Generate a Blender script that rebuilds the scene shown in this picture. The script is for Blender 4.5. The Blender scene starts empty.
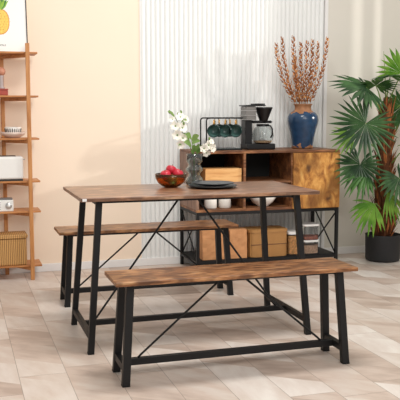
import bpy, bmesh, math, random
from mathutils import Vector, Matrix, Quaternion
PI = math.pi
scene = bpy.context.scene
COL = scene.collection

# ------------------------------------------------------------ camera, world, lights
cam_d = bpy.data.cameras.new('camera')
cam = bpy.data.objects.new('camera', cam_d); COL.objects.link(cam)
cam.location = (0, 0, 1.1441)
cam.rotation_euler = (PI/2 - 0.11165, 0, -0.30289)
cam_d.sensor_width = 36; cam_d.lens = 781.6/400*36
cam_d.clip_start = .05
scene.camera = cam

world = bpy.data.worlds.new('world'); scene.world = world
world.use_nodes = True
bg = world.node_tree.nodes['Background']
bg.inputs[0].default_value = (1.0, .985, .96, 1)
bg.inputs[1].default_value = .56

def area(name, loc, target, size, size_y, power, color=(1, 1, 1)):
    d = bpy.data.lights.new(name, 'AREA'); d.shape = 'RECTANGLE'
    d.size = size; d.size_y = size_y; d.energy = power; d.color = color
    o = bpy.data.objects.new(name, d); COL.objects.link(o); o.location = loc
    o.rotation_euler = (Vector(target)-Vector(loc)).to_track_quat('-Z', 'Y').to_euler()
    return o
area('ceiling_softbox', (1.3, 3.3, 3.3), (1.3, 3.35, 0), .9, .45, 50, (1, .97, .93))
area('front_fill_softbox', (1.6, .3, 2.9), (1.4, 5.6, 1.1), 2.4, 1.4, 66, (1, .98, .95))  # frontal fill lamp added to lift the whole set; no window there
sp = bpy.data.lights.new('studio_spot', 'SPOT')
sp.energy = 640; sp.spot_size = math.radians(27); sp.spot_blend = .6; sp.shadow_soft_size = .11
sp.color = (1, .97, .92)
spo = bpy.data.objects.new('studio_spot', sp); COL.objects.link(spo)
spo.location = (7.0, 3.15, 2.5)
spo.rotation_euler = (Vector((2.0, 5.65, 1.3))-Vector(spo.location)).to_track_quat('-Z', 'Y').to_euler()

scene.view_settings.view_transform = 'Standard'
scene.view_settings.look = 'None'
scene.view_settings.exposure = 0.07
scene.view_settings.gamma = 1
scene.view_settings.use_curve_mapping = False

# ------------------------------------------------------------ materials
def srgb(c):
    return tuple(((v/255)/12.92 if v/255 <= .04045 else (((v/255)+.055)/1.055)**2.4) for v in c) + (1,)
def nt(name):
    m = bpy.data.materials.new(name); m.use_nodes = True
    t = m.node_tree; b = t.nodes['Principled BSDF']
    return m, t, b
def plain(name, c, rough=.5, metal=0, var=.06, scale=30, bump=0, spec=.5, coat=0, trans=0, ior=1.45):
    m, t, b = nt(name)
    b.inputs['Roughness'].default_value = rough; b.inputs['Metallic'].default_value = metal
    b.inputs['Specular IOR Level'].default_value = spec
    b.inputs['Coat Weight'].default_value = coat
    b.inputs['Transmission Weight'].default_value = trans; b.inputs['IOR'].default_value = ior
    col = srgb(c)
    if var:
        tc = t.nodes.new('ShaderNodeTexCoord'); n = t.nodes.new('ShaderNodeTexNoise'); n.inputs['Scale'].default_value = scale
        n.inputs['Detail'].default_value = 4
        r = t.nodes.new('ShaderNodeValToRGB')
        r.color_ramp.elements[0].position = .3; r.color_ramp.elements[1].position = .7
        r.color_ramp.elements[0].color = tuple(v*(1-var) for v in col[:3])+(1,)
        r.color_ramp.elements[1].color = tuple(min(1, v*(1+var)) for v in col[:3])+(1,)
        t.links.new(tc.outputs['Object'], n.inputs['Vector']); t.links.new(n.outputs[0], r.inputs[0]); t.links.new(r.outputs[0], b.inputs['Base Color'])
        if bump:
            bp = t.nodes.new('ShaderNodeBump'); bp.inputs['Strength'].default_value = bump; bp.inputs['Distance'].default_value = .003
            t.links.new(n.outputs[0], bp.inputs['Height']); t.links.new(bp.outputs[0], b.inputs['Normal'])
    else:
        b.inputs['Base Color'].default_value = col
    return m
def wood(name, cols, stretch=(1.5, 14, 14), rough=.45, knots=0, patch=None, bump=.15, spec=.5, distort=1.0, strips=None):
    """grain noise along the object's x, with plank patches and knots"""
    m, t, b = nt(name)
    N = t.nodes.new; L = t.links.new
    tc = N('ShaderNodeTexCoord'); mp = N('ShaderNodeMapping'); mp.inputs['Scale'].default_value = stretch
    L(tc.outputs['Object'], mp.inputs['Vector'])
    n = N('ShaderNodeTexNoise'); n.inputs['Scale'].default_value = 1.6; n.inputs['Detail'].default_value = 8; n.inputs['Roughness'].default_value = .65
    n.inputs['Distortion'].default_value = distort
    L(mp.outputs[0], n.inputs['Vector'])
    r = N('ShaderNodeValToRGB'); el = r.color_ramp.elements
    k = len(cols)
    for i, c in enumerate(cols):
        pos = .34 + .32*i/(k-1)
        e = el[i] if i < 2 else el.new(pos)
        e.position = pos; e.color = srgb(c)
    for i, c in enumerate(cols):      # keep ordering safe after insertion
        el[i].position = .34+.32*i/(k-1); el[i].color = srgb(c)
    L(n.outputs[0], r.inputs[0]); out = r.outputs[0]
    def mix(a, fac, col, mode='MULTIPLY'):
        x = N('ShaderNodeMix'); x.data_type = 'RGBA'; x.blend_type = mode
        L(a, x.inputs[6]); x.inputs[7].default_value = col
        L(fac, x.inputs[0]); return x.outputs[2]
    if patch:
        n2 = N('ShaderNodeTexNoise'); n2.inputs['Scale'].default_value = patch[0]; n2.inputs['Detail'].default_value = 2
        mp2 = N('ShaderNodeMapping'); mp2.inputs['Scale'].default_value = patch[1]; L(tc.outputs['Object'], mp2.inputs[0]); L(mp2.outputs[0], n2.inputs['Vector'])
        r2 = N('ShaderNodeValToRGB'); r2.color_ramp.elements[0].position = .45; r2.color_ramp.elements[1].position = .62
        r2.color_ramp.elements[0].color = (0, 0, 0, 1); r2.color_ramp.elements[1].color = (patch[3],)*3+(1,)
        L(n2.outputs[0], r2.inputs[0]); out = mix(out, r2.outputs[0], srgb(patch[2]), 'MIX')
    if strips:
        br = N('ShaderNodeTexBrick'); br.inputs['Scale'].default_value = 1; br.inputs['Brick Width'].default_value = strips[0]; br.inputs['Row Height'].default_value = strips[1]
        br.inputs['Mortar Size'].default_value = 0; br.offset = .37
        br.inputs['Color1'].default_value = (.62, .60, .58, 1); br.inputs['Color2'].default_value = (1.12, 1.12, 1.12, 1)
        mb = N('ShaderNodeMix'); mb.data_type = 'RGBA'; mb.blend_type = 'MULTIPLY'; mb.inputs[0].default_value = strips[2]
        L(tc.outputs['Object'], br.inputs['Vector']); L(out, mb.inputs[6]); L(br.outputs['Color'], mb.inputs[7]); out = mb.outputs[2]
    if knots:
        v = N('ShaderNodeTexVoronoi'); v.inputs['Scale'].default_value = knots
        dn = N('ShaderNodeMix'); dn.data_type = 'VECTOR'; dn.inputs[0].default_value = .12
        nn = N('ShaderNodeTexNoise'); nn.inputs['Scale'].default_value = 9
        L(tc.outputs['Object'], nn.inputs['Vector']); L(tc.outputs['Object'], dn.inputs[4]); L(nn.outputs['Color'], dn.inputs[5]); L(dn.outputs[1], v.inputs['Vector'])
        r3 = N('ShaderNodeValToRGB'); r3.color_ramp.elements[0].position = .08; r3.color_ramp.elements[1].position = .26
        r3.color_ramp.elements[0].color = (.85,)*3+(1,); r3.color_ramp.elements[1].color = (0, 0, 0, 1)
        L(v.outputs['Distance'], r3.inputs[0]); out = mix(out, r3.outputs[0], srgb((70, 38, 20)), 'MIX')
    L(out, b.inputs['Base Color'])
    b.inputs['Roughness'].default_value = rough; b.inputs['Specular IOR Level'].default_value = spec
    bp = N('ShaderNodeBump'); bp.inputs['Strength'].default_value = bump; bp.inputs['Distance'].default_value = .002
    L(n.outputs[0], bp.inputs['Height']); L(bp.outputs[0], b.inputs['Normal'])
    return m

def floor_mat():
    m, t, b = nt('stone_plank_floor'); N = t.nodes.new; L = t.links.new
    tc = N('ShaderNodeTexCoord')
    sep = N('ShaderNodeSeparateXYZ'); L(tc.outputs['Object'], sep.inputs[0])
    def math_(op, a, bb=None, c=None):
        x = N('ShaderNodeMath'); x.operation = op
        for i, v in enumerate((a, bb, c)):
            if v is None: continue
            if isinstance(v, (int, float)): x.inputs[i].default_value = v
            else: L(v, x.inputs[i])
        return x.outputs[0]
    W_, LEN = .2055, .82
    u = math_('DIVIDE', math_('ADD', sep.outputs[0], .18), W_)
    iu = math_('FLOOR', u); fu = math_('FRACT', u)
    wn0 = N('ShaderNodeTexWhiteNoise'); wn0.noise_dimensions = '1D'; L(iu, wn0.inputs['W'])
    v = math_('ADD', math_('DIVIDE', sep.outputs[1], LEN), wn0.outputs[0]); iv = math_('FLOOR', v); fv = math_('FRACT', v)
    comb = N('ShaderNodeCombineXYZ'); L(iu, comb.inputs[0]); L(iv, comb.inputs[1])
    wn = N('ShaderNodeTexWhiteNoise'); wn.noise_dimensions = '3D'; L(comb.outputs[0], wn.inputs['Vector'])
    # slanted inner blocks printed on each plank: v + skew*u
    vv = math_('ADD', math_('MULTIPLY', fv, 3.0), math_('MULTIPLY', fu, .55)); ivv = math_('FLOOR', vv)
    comb2 = N('ShaderNodeCombineXYZ'); L(iu, comb2.inputs[0]); L(iv, comb2.inputs[1]); L(ivv, comb2.inputs[2])
    wn2 = N('ShaderNodeTexWhiteNoise'); wn2.noise_dimensions = '3D'; L(comb2.outputs[0], wn2.inputs['Vector'])
    # grain, rotated by the block
    ang = math_('ADD', math_('MULTIPLY', wn2.outputs[0], 1.5), .3)
    rot = N('ShaderNodeVectorRotate'); rot.rotation_type = 'Z_AXIS'; L(tc.outputs['Object'], rot.inputs['Vector']); L(ang, rot.inputs['Angle'])
    off = N('ShaderNodeVectorMath'); off.operation = 'ADD'; L(rot.outputs[0], off.inputs[0])
    sc_ = N('ShaderNodeVectorMath'); sc_.operation = 'SCALE'; L(comb2.outputs[0], sc_.inputs[0]); sc_.inputs['Scale'].default_value = 3.7; L(sc_.outputs[0], off.inputs[1])
    mp = N('ShaderNodeMapping'); mp.inputs['Scale'].default_value = (2.2, 6, 1); L(off.outputs[0], mp.inputs[0])
    n = N('ShaderNodeTexNoise'); n.inputs['Scale'].default_value = 1.5; n.inputs['Detail'].default_value = 7; n.inputs['Roughness'].default_value = .6; L(mp.outputs[0], n.inputs['Vector'])
    fac = math_('ADD', math_('MULTIPLY', n.outputs[0], .68), math_('MULTIPLY', wn2.outputs[0], .32))
    r = N('ShaderNodeValToRGB'); el = r.color_ramp.elements
    cs = [(.30, (184, 164, 150)), (.42, (206, 187, 173)), (.52, (214, 200, 188)), (.62, (222, 210, 200)), (.76, (234, 226, 217))]
    el[0].position = cs[0][0]; el[0].color = srgb(cs[0][1]); el[1].position = cs[-1][0]; el[1].color = srgb(cs[-1][1])
    for p_, c_ in cs[1:-1]:
        e = el.new(p_); e.color = srgb(c_)
    L(fac, r.inputs[0])
    # grout
    eu = math_('MINIMUM', fu, math_('SUBTRACT', 1, fu)); ev = math_('MULTIPLY', math_('MINIMUM', fv, math_('SUBTRACT', 1, fv)), LEN/W_)
    g = math_('LESS_THAN', math_('MINIMUM', eu, ev), .0062)
    mx = N('ShaderNodeMix'); mx.data_type = 'RGBA'; L(math_('MULTIPLY', g, .75), mx.inputs[0]); L(r.outputs[0], mx.inputs[6]); mx.inputs[7].default_value = srgb((130, 112, 98))
    L(mx.outputs[2], b.inputs['Base Color'])
    b.inputs['Roughness'].default_value = .38; b.inputs['Specular IOR Level'].default_value = .4
    return m

def wicker(name, c1, c2, sx=160, sz=0, rough=.6):
    m, t, b = nt(name); N = t.nodes.new; L = t.links.new
    tc = N('ShaderNodeTexCoord')
    w = N('ShaderNodeTexWave'); w.wave_type = 'BANDS'; w.bands_direction = 'X'; w.inputs['Scale'].default_value = sx/6.28; w.inputs['Distortion'].default_value = 1.2; w.inputs['Detail'].default_value = 2
    L(tc.outputs['Object'], w.inputs['Vector'])
    w2 = N('ShaderNodeTexWave'); w2.wave_type = 'BANDS'; w2.bands_direction = 'Z'; w2.inputs['Scale'].default_value = 45; w2.inputs['Distortion'].default_value = 1.5
    L(tc.outputs['Object'], w2.inputs['Vector'])
    a = N('ShaderNodeMath'); a.operation = 'MULTIPLY_ADD'; L(w.outputs['Fac'], a.inputs[0]); a.inputs[1].default_value = .7
    a2 = N('ShaderNodeMath'); a2.operation = 'MULTIPLY'; L(w2.outputs['Fac'], a2.inputs[0]); a2.inputs[1].default_value = .3
    L(a2.outputs[0], a.inputs[2])
    r = N('ShaderNodeValToRGB'); r.color_ramp.elements[0].position = .15; r.color_ramp.elements[1].position = .75
    r.color_ramp.elements[0].color = srgb(c1); r.color_ramp.elements[1].color = srgb(c2)
    L(a.outputs[0], r.inputs[0]); L(r.outputs[0], b.inputs['Base Color'])
    bp = N('ShaderNodeBump'); bp.inputs['Strength'].default_value = .6; bp.inputs['Distance'].default_value = .003; L(a.outputs[0], bp.inputs['Height']); L(bp.outputs[0], b.inputs['Normal'])
    b.inputs['Roughness'].default_value = rough
    return m
def leafmat(name, c, c2, trans=.25):
    m, t, b = nt(name); N = t.nodes.new; L = t.links.new
    tc = N('ShaderNodeTexCoord'); n = N('ShaderNodeTexNoise'); n.inputs['Scale'].default_value = 9; L(tc.outputs['Object'], n.inputs['Vector'])
    r = N('ShaderNodeValToRGB'); r.color_ramp.elements[0].position = .35; r.color_ramp.elements[1].position = .65
    r.color_ramp.elements[0].color = srgb(c); r.color_ramp.elements[1].color = srgb(c2); L(n.outputs[0], r.inputs[0])
    L(r.outputs[0], b.inputs['Base Color']); b.inputs['Roughness'].default_value = .5; b.inputs['Specular IOR Level'].default_value = .3
    tr = N('ShaderNodeBsdfTranslucent'); L(r.outputs[0], tr.inputs['Color'])
    mx = N('ShaderNodeMixShader'); mx.inputs[0].default_value = trans
    L(b.outputs[0], mx.inputs[1]); L(tr.outputs[0], mx.inputs[2]); L(mx.outputs[0], t.nodes['Material Output'].inputs['Surface'])
    return m
def glazed(name):
    """blue glaze with rough terracotta on the neck, foot and in ragged patches"""
    m, t, b = nt(name); N = t.nodes.new; L = t.links.new
    tc = N('ShaderNodeTexCoord'); sep = N('ShaderNodeSeparateXYZ'); L(tc.outputs['Object'], sep.inputs[0])
    n = N('ShaderNodeTexNoise'); n.inputs['Scale'].default_value = 26; n.inputs['Detail'].default_value = 8; L(tc.outputs['Object'], n.inputs['Vector'])
    def M_(op, a, bb, c=None):
        x = N('ShaderNodeMath'); x.operation = op
        for i, v in enumerate((a, bb, c)):
            if v is None: continue
            if isinstance(v, (int, float)): x.inputs[i].default_value = v
            else: L(v, x.inputs[i])
        return x.outputs[0]
    h = M_('MULTIPLY_ADD', n.outputs[0], .13, sep.outputs[2])       # z + noise
    top = M_('GREATER_THAN', h, .335)
    low = M_('LESS_THAN', M_('SUBTRACT', sep.outputs[2], M_('MULTIPLY', n.outputs[0], .12)), -.043)
    f = M_('MAXIMUM', top, low)
    n2 = N('ShaderNodeTexNoise'); n2.inputs['Scale'].default_value = 22; L(tc.outputs['Object'], n2.inputs['Vector'])
    r1 = N('ShaderNodeValToRGB'); r1.color_ramp.elements[0].color = srgb((20, 40, 66)); r1.color_ramp.elements[1].color = srgb((42, 76, 110)); L(n2.outputs[0], r1.inputs[0])
    r2 = N('ShaderNodeValToRGB'); r2.color_ramp.elements[0].color = srgb((96, 58, 38)); r2.color_ramp.elements[1].color = srgb((192, 136, 92)); L(n2.outputs[0], r2.inputs[0])
    mx = N('ShaderNodeMix'); mx.data_type = 'RGBA'; L(f, mx.inputs[0]); L(r1.outputs[0], mx.inputs[6]); L(r2.outputs[0], mx.inputs[7])
    L(mx.outputs[2], b.inputs['Base Color'])
    L(M_('MULTIPLY_ADD', f, .45, .22), b.inputs['Roughness'])
    return m

M = {}
M['floor'] = floor_mat()
M['peach'] = plain('peach_wall_paint', (250, 230, 208), .75, var=.01, scale=3)
M['cream'] = plain('cream_wall_paint', (226, 221, 210), .75, var=.01, scale=3)
M['flute'] = plain('white_fluted_panel', (238, 239, 237), .5, var=.01, scale=3)
M['white'] = plain('white_trim_paint', (240, 238, 236), .4, var=.01)
M['rustic'] = wood('rustic_brown_board', [(100, 66, 46), (134, 92, 64), (164, 120, 88), (196, 158, 126)], (5, 36, 36), .30, distort=.35, patch=(8, (1.4, 3, 3), (96, 64, 46), .65), spec=.7, strips=(.42, .077, .6))
M['bench'] = wood('rustic_bench_board', [(84, 52, 30), (138, 88, 52), (176, 124, 80), (200, 156, 112)], (5, 42, 42), .38, distort=.35, patch=(9, (1.4, 3, 3), (92, 56, 32), .8), spec=.5, strips=(.36, .065, .75))
M['cab'] = wood('rustic_cabinet_board', [(82, 48, 28), (132, 84, 52), (172, 122, 80)], (3, 16, 16), .5, spec=.4, patch=(4, (1.5, 4, 4), (76, 46, 30), .6))
M['cabv'] = wood('rustic_cabinet_side_board', [(100, 72, 58), (138, 106, 88), (160, 128, 108)], (12, 12, 2.0), .5, spec=.4)
M['door'] = wood('burl_door_board', [(116, 70, 28), (172, 114, 52), (202, 144, 72), (220, 168, 96)], (11, 11, 6), .45, knots=9, distort=.7, spec=.4, patch=(6, (1, 1, 1), (112, 68, 30), .7))
M['edge'] = plain('dark_brown_edge_band', (92, 58, 40), .5, var=.15, scale=40)
M['black'] = plain('black_powder_coated_steel', (22, 21, 22), .5, var=.08, scale=60, spec=.4)
M['blackin'] = plain('black_back_board', (22, 24, 22), .7, var=.05)
M['rubber'] = plain('black_rubber', (16, 16, 16), .8, var=0)
M['bamboo'] = wood('bamboo', [(164, 102, 54), (190, 128, 76), (204, 144, 90)], (3, 30, 30), .45, spec=.4)
M['bamboov'] = wood('bamboo_post', [(166, 106, 58), (194, 134, 80), (208, 150, 94)], (30, 30, 3), .45, spec=.4)
M['ceramic'] = plain('white_ceramic', (236, 230, 222), .3, var=.02)
M['pinkceramic'] = plain('pale_pink_ceramic', (228, 208, 196), .35, var=.03)
M['stripe'] = plain('dark_stripe_glaze', (40, 42, 52), .4, var=0)
M['plastic'] = plain('white_plastic', (236, 234, 230), .35, var=.01)
M['greyplastic'] = plain('grey_plastic', (120, 116, 114), .4, var=.03)
M['darkplastic'] = plain('dark_plastic', (48, 44, 42), .45, var=.03)
M['silver'] = plain('brushed_silver', (196, 194, 192), .3, metal=.8, var=.02)
M['wicker'] = wicker('golden_wicker', (128, 84, 38), (212, 164, 100))
M['bambasket'] = wicker('slatted_bamboo_basket', (128, 80, 34), (202, 150, 88), sx=230)
M['kraft'] = plain('kraft_paper', (204, 146, 98), .75, var=.12, scale=9, bump=.5)
M['lightwood'] = wood('light_pine', [(206, 142, 80), (228, 172, 108), (238, 188, 126)], (2, 22, 22), .5)
M['green'] = plain('dark_green_glaze', (26, 52, 50), .2, var=.12, scale=25)
M['greenin'] = plain('mottled_green_glaze', (84, 116, 110), .25, var=.3, scale=30)
M['gold'] = plain('brass', (214, 164, 96), .3, metal=.7, var=.05)
M['blackplastic'] = plain('glossy_black_plastic', (22, 21, 22), .3, var=.04)
M['glass'] = plain('clear_glass', (240, 244, 244), .03, var=0, trans=1, ior=1.3)
M['smoke'] = plain('smoked_grey_glass', (196, 202, 200), .06, var=.06, scale=20, trans=.93, ior=1.4)
M['amber'] = plain('amber_glass', (216, 140, 66), .05, var=.1, scale=20, trans=.95, ior=1.35)
M['coffee'] = plain('coffee_grounds_beige', (196, 164, 130), .7, var=.15)
M['blue'] = glazed('blue_glaze_and_terracotta')
M['dried'] = plain('dried_husk', (156, 94, 46), .8, var=.35, scale=60)
M['driedlight'] = plain('dried_pale_husk', (212, 150, 92), .8, var=.3, scale=60)
M['petal'] = plain('ivory_petal', (244, 240, 226), .55, var=.03)
M['leaf'] = leafmat('fresh_leaf', (104, 140, 70), (146, 176, 104), .3)
M['stem'] = plain('green_stem', (110, 136, 70), .6, var=.1)
M['red'] = plain('pinkish_red_skin', (190, 40, 58), .3, var=.25, scale=18)
M['greenfruit'] = plain('green_fruit_skin', (98, 116, 44), .35, var=.25, scale=25)
M['slate'] = plain('dark_grey_stoneware', (46, 48, 52), .3, var=.15, scale=40)
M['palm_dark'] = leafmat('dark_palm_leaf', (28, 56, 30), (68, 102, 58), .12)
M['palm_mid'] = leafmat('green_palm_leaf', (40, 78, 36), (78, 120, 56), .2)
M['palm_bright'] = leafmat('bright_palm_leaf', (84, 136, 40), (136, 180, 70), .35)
M['petiole'] = plain('palm_stalk', (112, 140, 62), .5, var=.15)
M['fibre'] = plain('brown_palm_fibre', (104, 60, 34), .85, var=.45, scale=35, bump=.8)
M['fibre2'] = plain('rusty_palm_sheath', (168, 100, 54), .8, var=.35, scale=30, bump=.5)
M['soil'] = plain('dark_soil', (48, 34, 26), .95, var=.4, scale=60, bump=1)
M['pot'] = plain('matt_black_pot', (40, 40, 42), .6, var=.06)
M['paper'] = plain('white_poster_paper', (244, 242, 238), .6, var=0)
M['yellow'] = plain('yellow_pineapple_print', (244, 200, 96), .6, var=.2, scale=90)
M['orange'] = plain('orange_outline_print', (214, 140, 60), .6, var=.1)
M['leafprint'] = plain('green_leaf_print', (140, 180, 60), .6, var=.2, scale=60)
M['leafprint2'] = plain('dark_green_leaf_print', (60, 120, 60), .6, var=.2, scale=60)
M['ink'] = plain('dark_ink', (70, 70, 72), .6, var=0)
M['redbook'] = plain('dusty_red_cover', (168, 78, 66), .7, var=.15, scale=40)
M['bead'] = plain('dusky_wood_bead', (190, 130, 104), .5, var=.1)
M['stonegrey'] = plain('pale_grey_stone', (176, 160, 156), .7, var=.1)
M['clearplastic'] = plain('clear_box_plastic', (232, 232, 230), .1, var=0, trans=.96, ior=1.15)
M['tank'] = plain('grey_tank_plastic', (150, 146, 142), .2, var=.03, trans=.4)
M['pasta'] = plain('dry_pasta', (206, 146, 78), .7, var=.45, scale=70, bump=1)
M['grain'] = plain('mixed_dry_grain', (186, 150, 124), .8, var=.35, scale=120, bump=1)
M['redbean'] = plain('red_beans', (150, 84, 66), .7, var=.35, scale=120, bump=1)

# ------------------------------------------------------------ mesh helpers
def merge(bm, tmp, mi=0, mat=None):
    if mat is not None: bmesh.ops.transform(tmp, matrix=mat, verts=tmp.verts)
    for f in tmp.faces: f.material_index = mi
    me = bpy.data.meshes.new('t'); tmp.to_mesh(me); tmp.free()
    n0 = len(bm.faces); bm.from_mesh(me); bpy.data.meshes.remove(me)
def box(bm, x0, x1, y0, y1, z0, z1, bev=.0, mi=0, seg=2):
    t = bmesh.new(); bmesh.ops.create_cube(t, size=1)
    bmesh.ops.scale(t, vec=(x1-x0, y1-y0, z1-z0), verts=t.verts)
    bmesh.ops.translate(t, vec=((x0+x1)/2, (y0+y1)/2, (z0+z1)/2), verts=t.verts)
    if bev: bmesh.ops.bevel(t, geom=t.edges[:], offset=bev, segments=seg, affect='EDGES', profile=.5)
    merge(bm, t, mi)
def shear_bar(bm, a, b, wx, wy, bev=.002, mi=0):
    """bar from a (top) to b (bottom) with horizontal ends, section wx by wy"""
    t = bmesh.new(); vs = []
    for p in (b, a):
        for sx, sy in ((-1, -1), (1, -1), (1, 1), (-1, 1)):
            vs.append(t.verts.new((p[0]+sx*wx/2, p[1]+sy*wy/2, p[2])))
    for f in ((3, 2, 1, 0), (4, 5, 6, 7), (0, 1, 5, 4), (1, 2, 6, 5), (2, 3, 7, 6), (3, 0, 4, 7)):
        t.faces.new([vs[i] for i in f])
    if bev: bmesh.ops.bevel(t, geom=t.edges[:], offset=bev, segments=2, affect='EDGES', profile=.5)
    merge(bm, t, mi)
def bar(bm, a, b, w, h, mi=0, bev=.0015, up=(0, 0, 1)):
    """square bar between two points"""
    a = Vector(a); b = Vector(b); d = (b-a); L = d.length; d.normalize(); u = Vector(up)
    s = d.cross(u)
    if s.length < 1e-4: s = d.cross(Vector((1, 0, 0)))
    s.normalize(); u = s.cross(d)
    t = bmesh.new(); bmesh.ops.create_cube(t, size=1)
    bmesh.ops.scale(t, vec=(w, L, h), verts=t.verts)
    if bev: bmesh.ops.bevel(t, geom=t.edges[:], offset=bev, segments=2, affect='EDGES', profile=.5)
    mt = Matrix((( s.x, d.x, u.x, (a.x+b.x)/2), (s.y, d.y, u.y, (a.y+b.y)/2), (s.z, d.z, u.z, (a.z+b.z)/2), (0, 0, 0, 1)))
    merge(bm, t, mi, mt)
def tube(bm, pts, r, mi=0, n=10, caps=True):
    """round tube through points; r a number or one per point"""
    pts = [Vector(p) for p in pts]; t = bmesh.new(); rings = []
    rs = r if isinstance(r, (list, tuple)) else [r]*len(pts)
    prev = None
    for i, p in enumerate(pts):
        d = (pts[min(i+1, len(pts)-1)]-pts[max(i-1, 0)]).normalized()
        if prev is None:
            s = d.cross(Vector((0, 0, 1)))
            if s.length < .05: s = d.cross(Vector((1, 0, 0)))
        else:
            s = prev - d*prev.dot(d)
        s.normalize(); prev = s; u = s.cross(d)
        rings.append([t.verts.new(p+(s*math.cos(2*PI*k/n)+u*math.sin(2*PI*k/n))*rs[i]) for k in range(n)])
    for i in range(len(pts)-1):
        for k in range(n):
            f = t.faces.new((rings[i][k], rings[i][(k+1) % n], rings[i+1][(k+1) % n], rings[i+1][k])); f.smooth = True
    if caps:
        t.faces.new(rings[0][::-1]); t.faces.new(rings[-1])
    bmesh.ops.recalc_face_normals(t, faces=t.faces[:])
    merge(bm, t, mi)
def lathe(bm, prof, n=40, mi=0, mat=None, smooth=True):
    """revolve (r, z) profile round z; r=0 ends close it"""
    t = bmesh.new(); rings = []
    for r, z in prof:
        if r < 1e-6: rings.append([t.verts.new((0, 0, z))])
        else: rings.append([t.verts.new((r*math.cos(2*PI*k/n), r*math.sin(2*PI*k/n), z)) for k in range(n)])
    for a, b in zip(rings[:-1], rings[1:]):
        for k in range(n):
            q = []
            if len(a) == 1 and len(b) == 1: continue
            if len(a) == 1: q = (a[0], b[k], b[(k+1) % n])
            elif len(b) == 1: q = (a[k], a[(k+1) % n], b[0])
            else: q = (a[k], a[(k+1) % n], b[(k+1) % n], b[k])
            f = t.faces.new(q); f.smooth = smooth
    bmesh.ops.recalc_face_normals(t, faces=t.faces[:])
    merge(bm, t, mi, mat)
def ball(bm, c, r, mi=0, seg=20, sc=(1, 1, 1)):
    t = bmesh.new(); bmesh.ops.create_uvsphere(t, u_segments=seg, v_segments=seg//2+2, radius=r)
    for f in t.faces: f.smooth = True
    merge(bm, t, mi, Matrix.Translation(c) @ Matrix.Diagonal((*sc, 1)))
def obj(name, bm, mat, parent=None, label=None):
    me = bpy.data.meshes.new(name)
    bm.to_mesh(me); bm.free()
    for m_ in (mat if isinstance(mat, (list, tuple)) else [mat]): me.materials.append(M[m_] if isinstance(m_, str) else m_)
    o = bpy.data.objects.new(name, me); COL.objects.link(o)
    if parent: o.parent = parent
    if label: o['label'] = label
    return o
def B(): return bmesh.new()
def thing(name, label, cat, loc=(0, 0, 0), rz=0, group=None):
    o = bpy.data.objects.new(name, None); COL.objects.link(o); o.location = loc; o.rotation_euler = (0, 0, rz)
    o.empty_display_size = .05
    o['label'] = label; o['category'] = cat
    if group: o['group'] = group
    return o
def tag(o, label, cat, loc=None, group=None):
    o['label'] = label; o['category'] = cat
    if group: o['group'] = group
    if loc: o.location = loc
    return o
def struct(name, bm, mat, label=None):
    o = obj(name, bm, mat); o['kind'] = 'structure'; return o
def copy_tree(o, parent=None):
    c = o.copy(); COL.objects.link(c)
    if parent: c.parent = parent
    for ch in list(o.children): copy_tree(ch, c)
    return c

WALL = 5.651
# ------------------------------------------------------------ the room
bm = B(); box(bm, -3.5, 6.5, -1.2, WALL+.05, -.08, 0); fl = struct('floor', bm, 'floor')
bm = B(); box(bm, -3.5, 1.312, WALL, WALL+.1, 0, 3.2); struct('wall_back_left', bm, 'peach')
bm = B(); box(bm, 2.812, 6.5, WALL-.004, WALL+.1, 0, 3.2); struct('wall_back_right', bm, 'cream')
# fluted panelling: rounded ridges with narrow grooves, real relief
bm = B()
x0, x1, per, A = 1.312, 2.782, .0355, .012
nper = int(round((x1-x0)/per)); per = (x1-x0)/nper; pts = []
for i in range(nper):
    for k in range(12):
        s = k/12
        y = -A*min(1, (math.sin(PI*s))**.6 if s > 0 else 0)
        pts.append((x0+(i+s)*per, WALL+y+.006))
pts.append((x1, WALL+.006))
lo = [bm.verts.new((x, y, 0)) for x, y in pts]; hi = [bm.verts.new((x, y, 3.2)) for x, y in pts]
for i in range(len(pts)-1):
    f = bm.faces.new((lo[i], lo[i+1], hi[i+1], hi[i])); f.smooth = False
bl = [bm.verts.new((x1, WALL+.1, 0)), bm.verts.new((x0, WALL+.1, 0))]; bh = [bm.verts.new((x1, WALL+.1, 3.2)), bm.verts.new((x0, WALL+.1, 3.2))]
bm.faces.new((lo[-1], bl[0], bh[0], hi[-1])); bm.faces.new((bl[0], bl[1], bh[1], bh[0])); bm.faces.new((bl[1], lo[0], hi[0], bh[1]))
bmesh.ops.recalc_face_normals(bm, faces=bm.faces[:])
struct('wall_back_middle', bm, 'flute')
for ya, yb in ((4.836, 5.13), (5.165, 5.23), (5.26, WALL-.0145)):      # unseen panels added to block the spot, with two slits for light streaks
    bm = B(); box(bm, 3.85, 3.865, ya, yb, 0, 3.2); struct('light_blocker_right', bm, 'cream')
bm = B(); box(bm, 2.786, 2.812, WALL-.012, WALL+.1, 0, 3.2, .002); struct('trim_1', bm, 'white')
bm = B(); box(bm, 1.306, 1.3125, WALL-.005, WALL+.1, 0, 3.2, .001); struct('trim_2', bm, 'white')
bm = B(); box(bm, -3.5, 6.5, WALL-.014, WALL-.0005, 0, .057, .003); struct('baseboard_back', bm, 'white')

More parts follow.
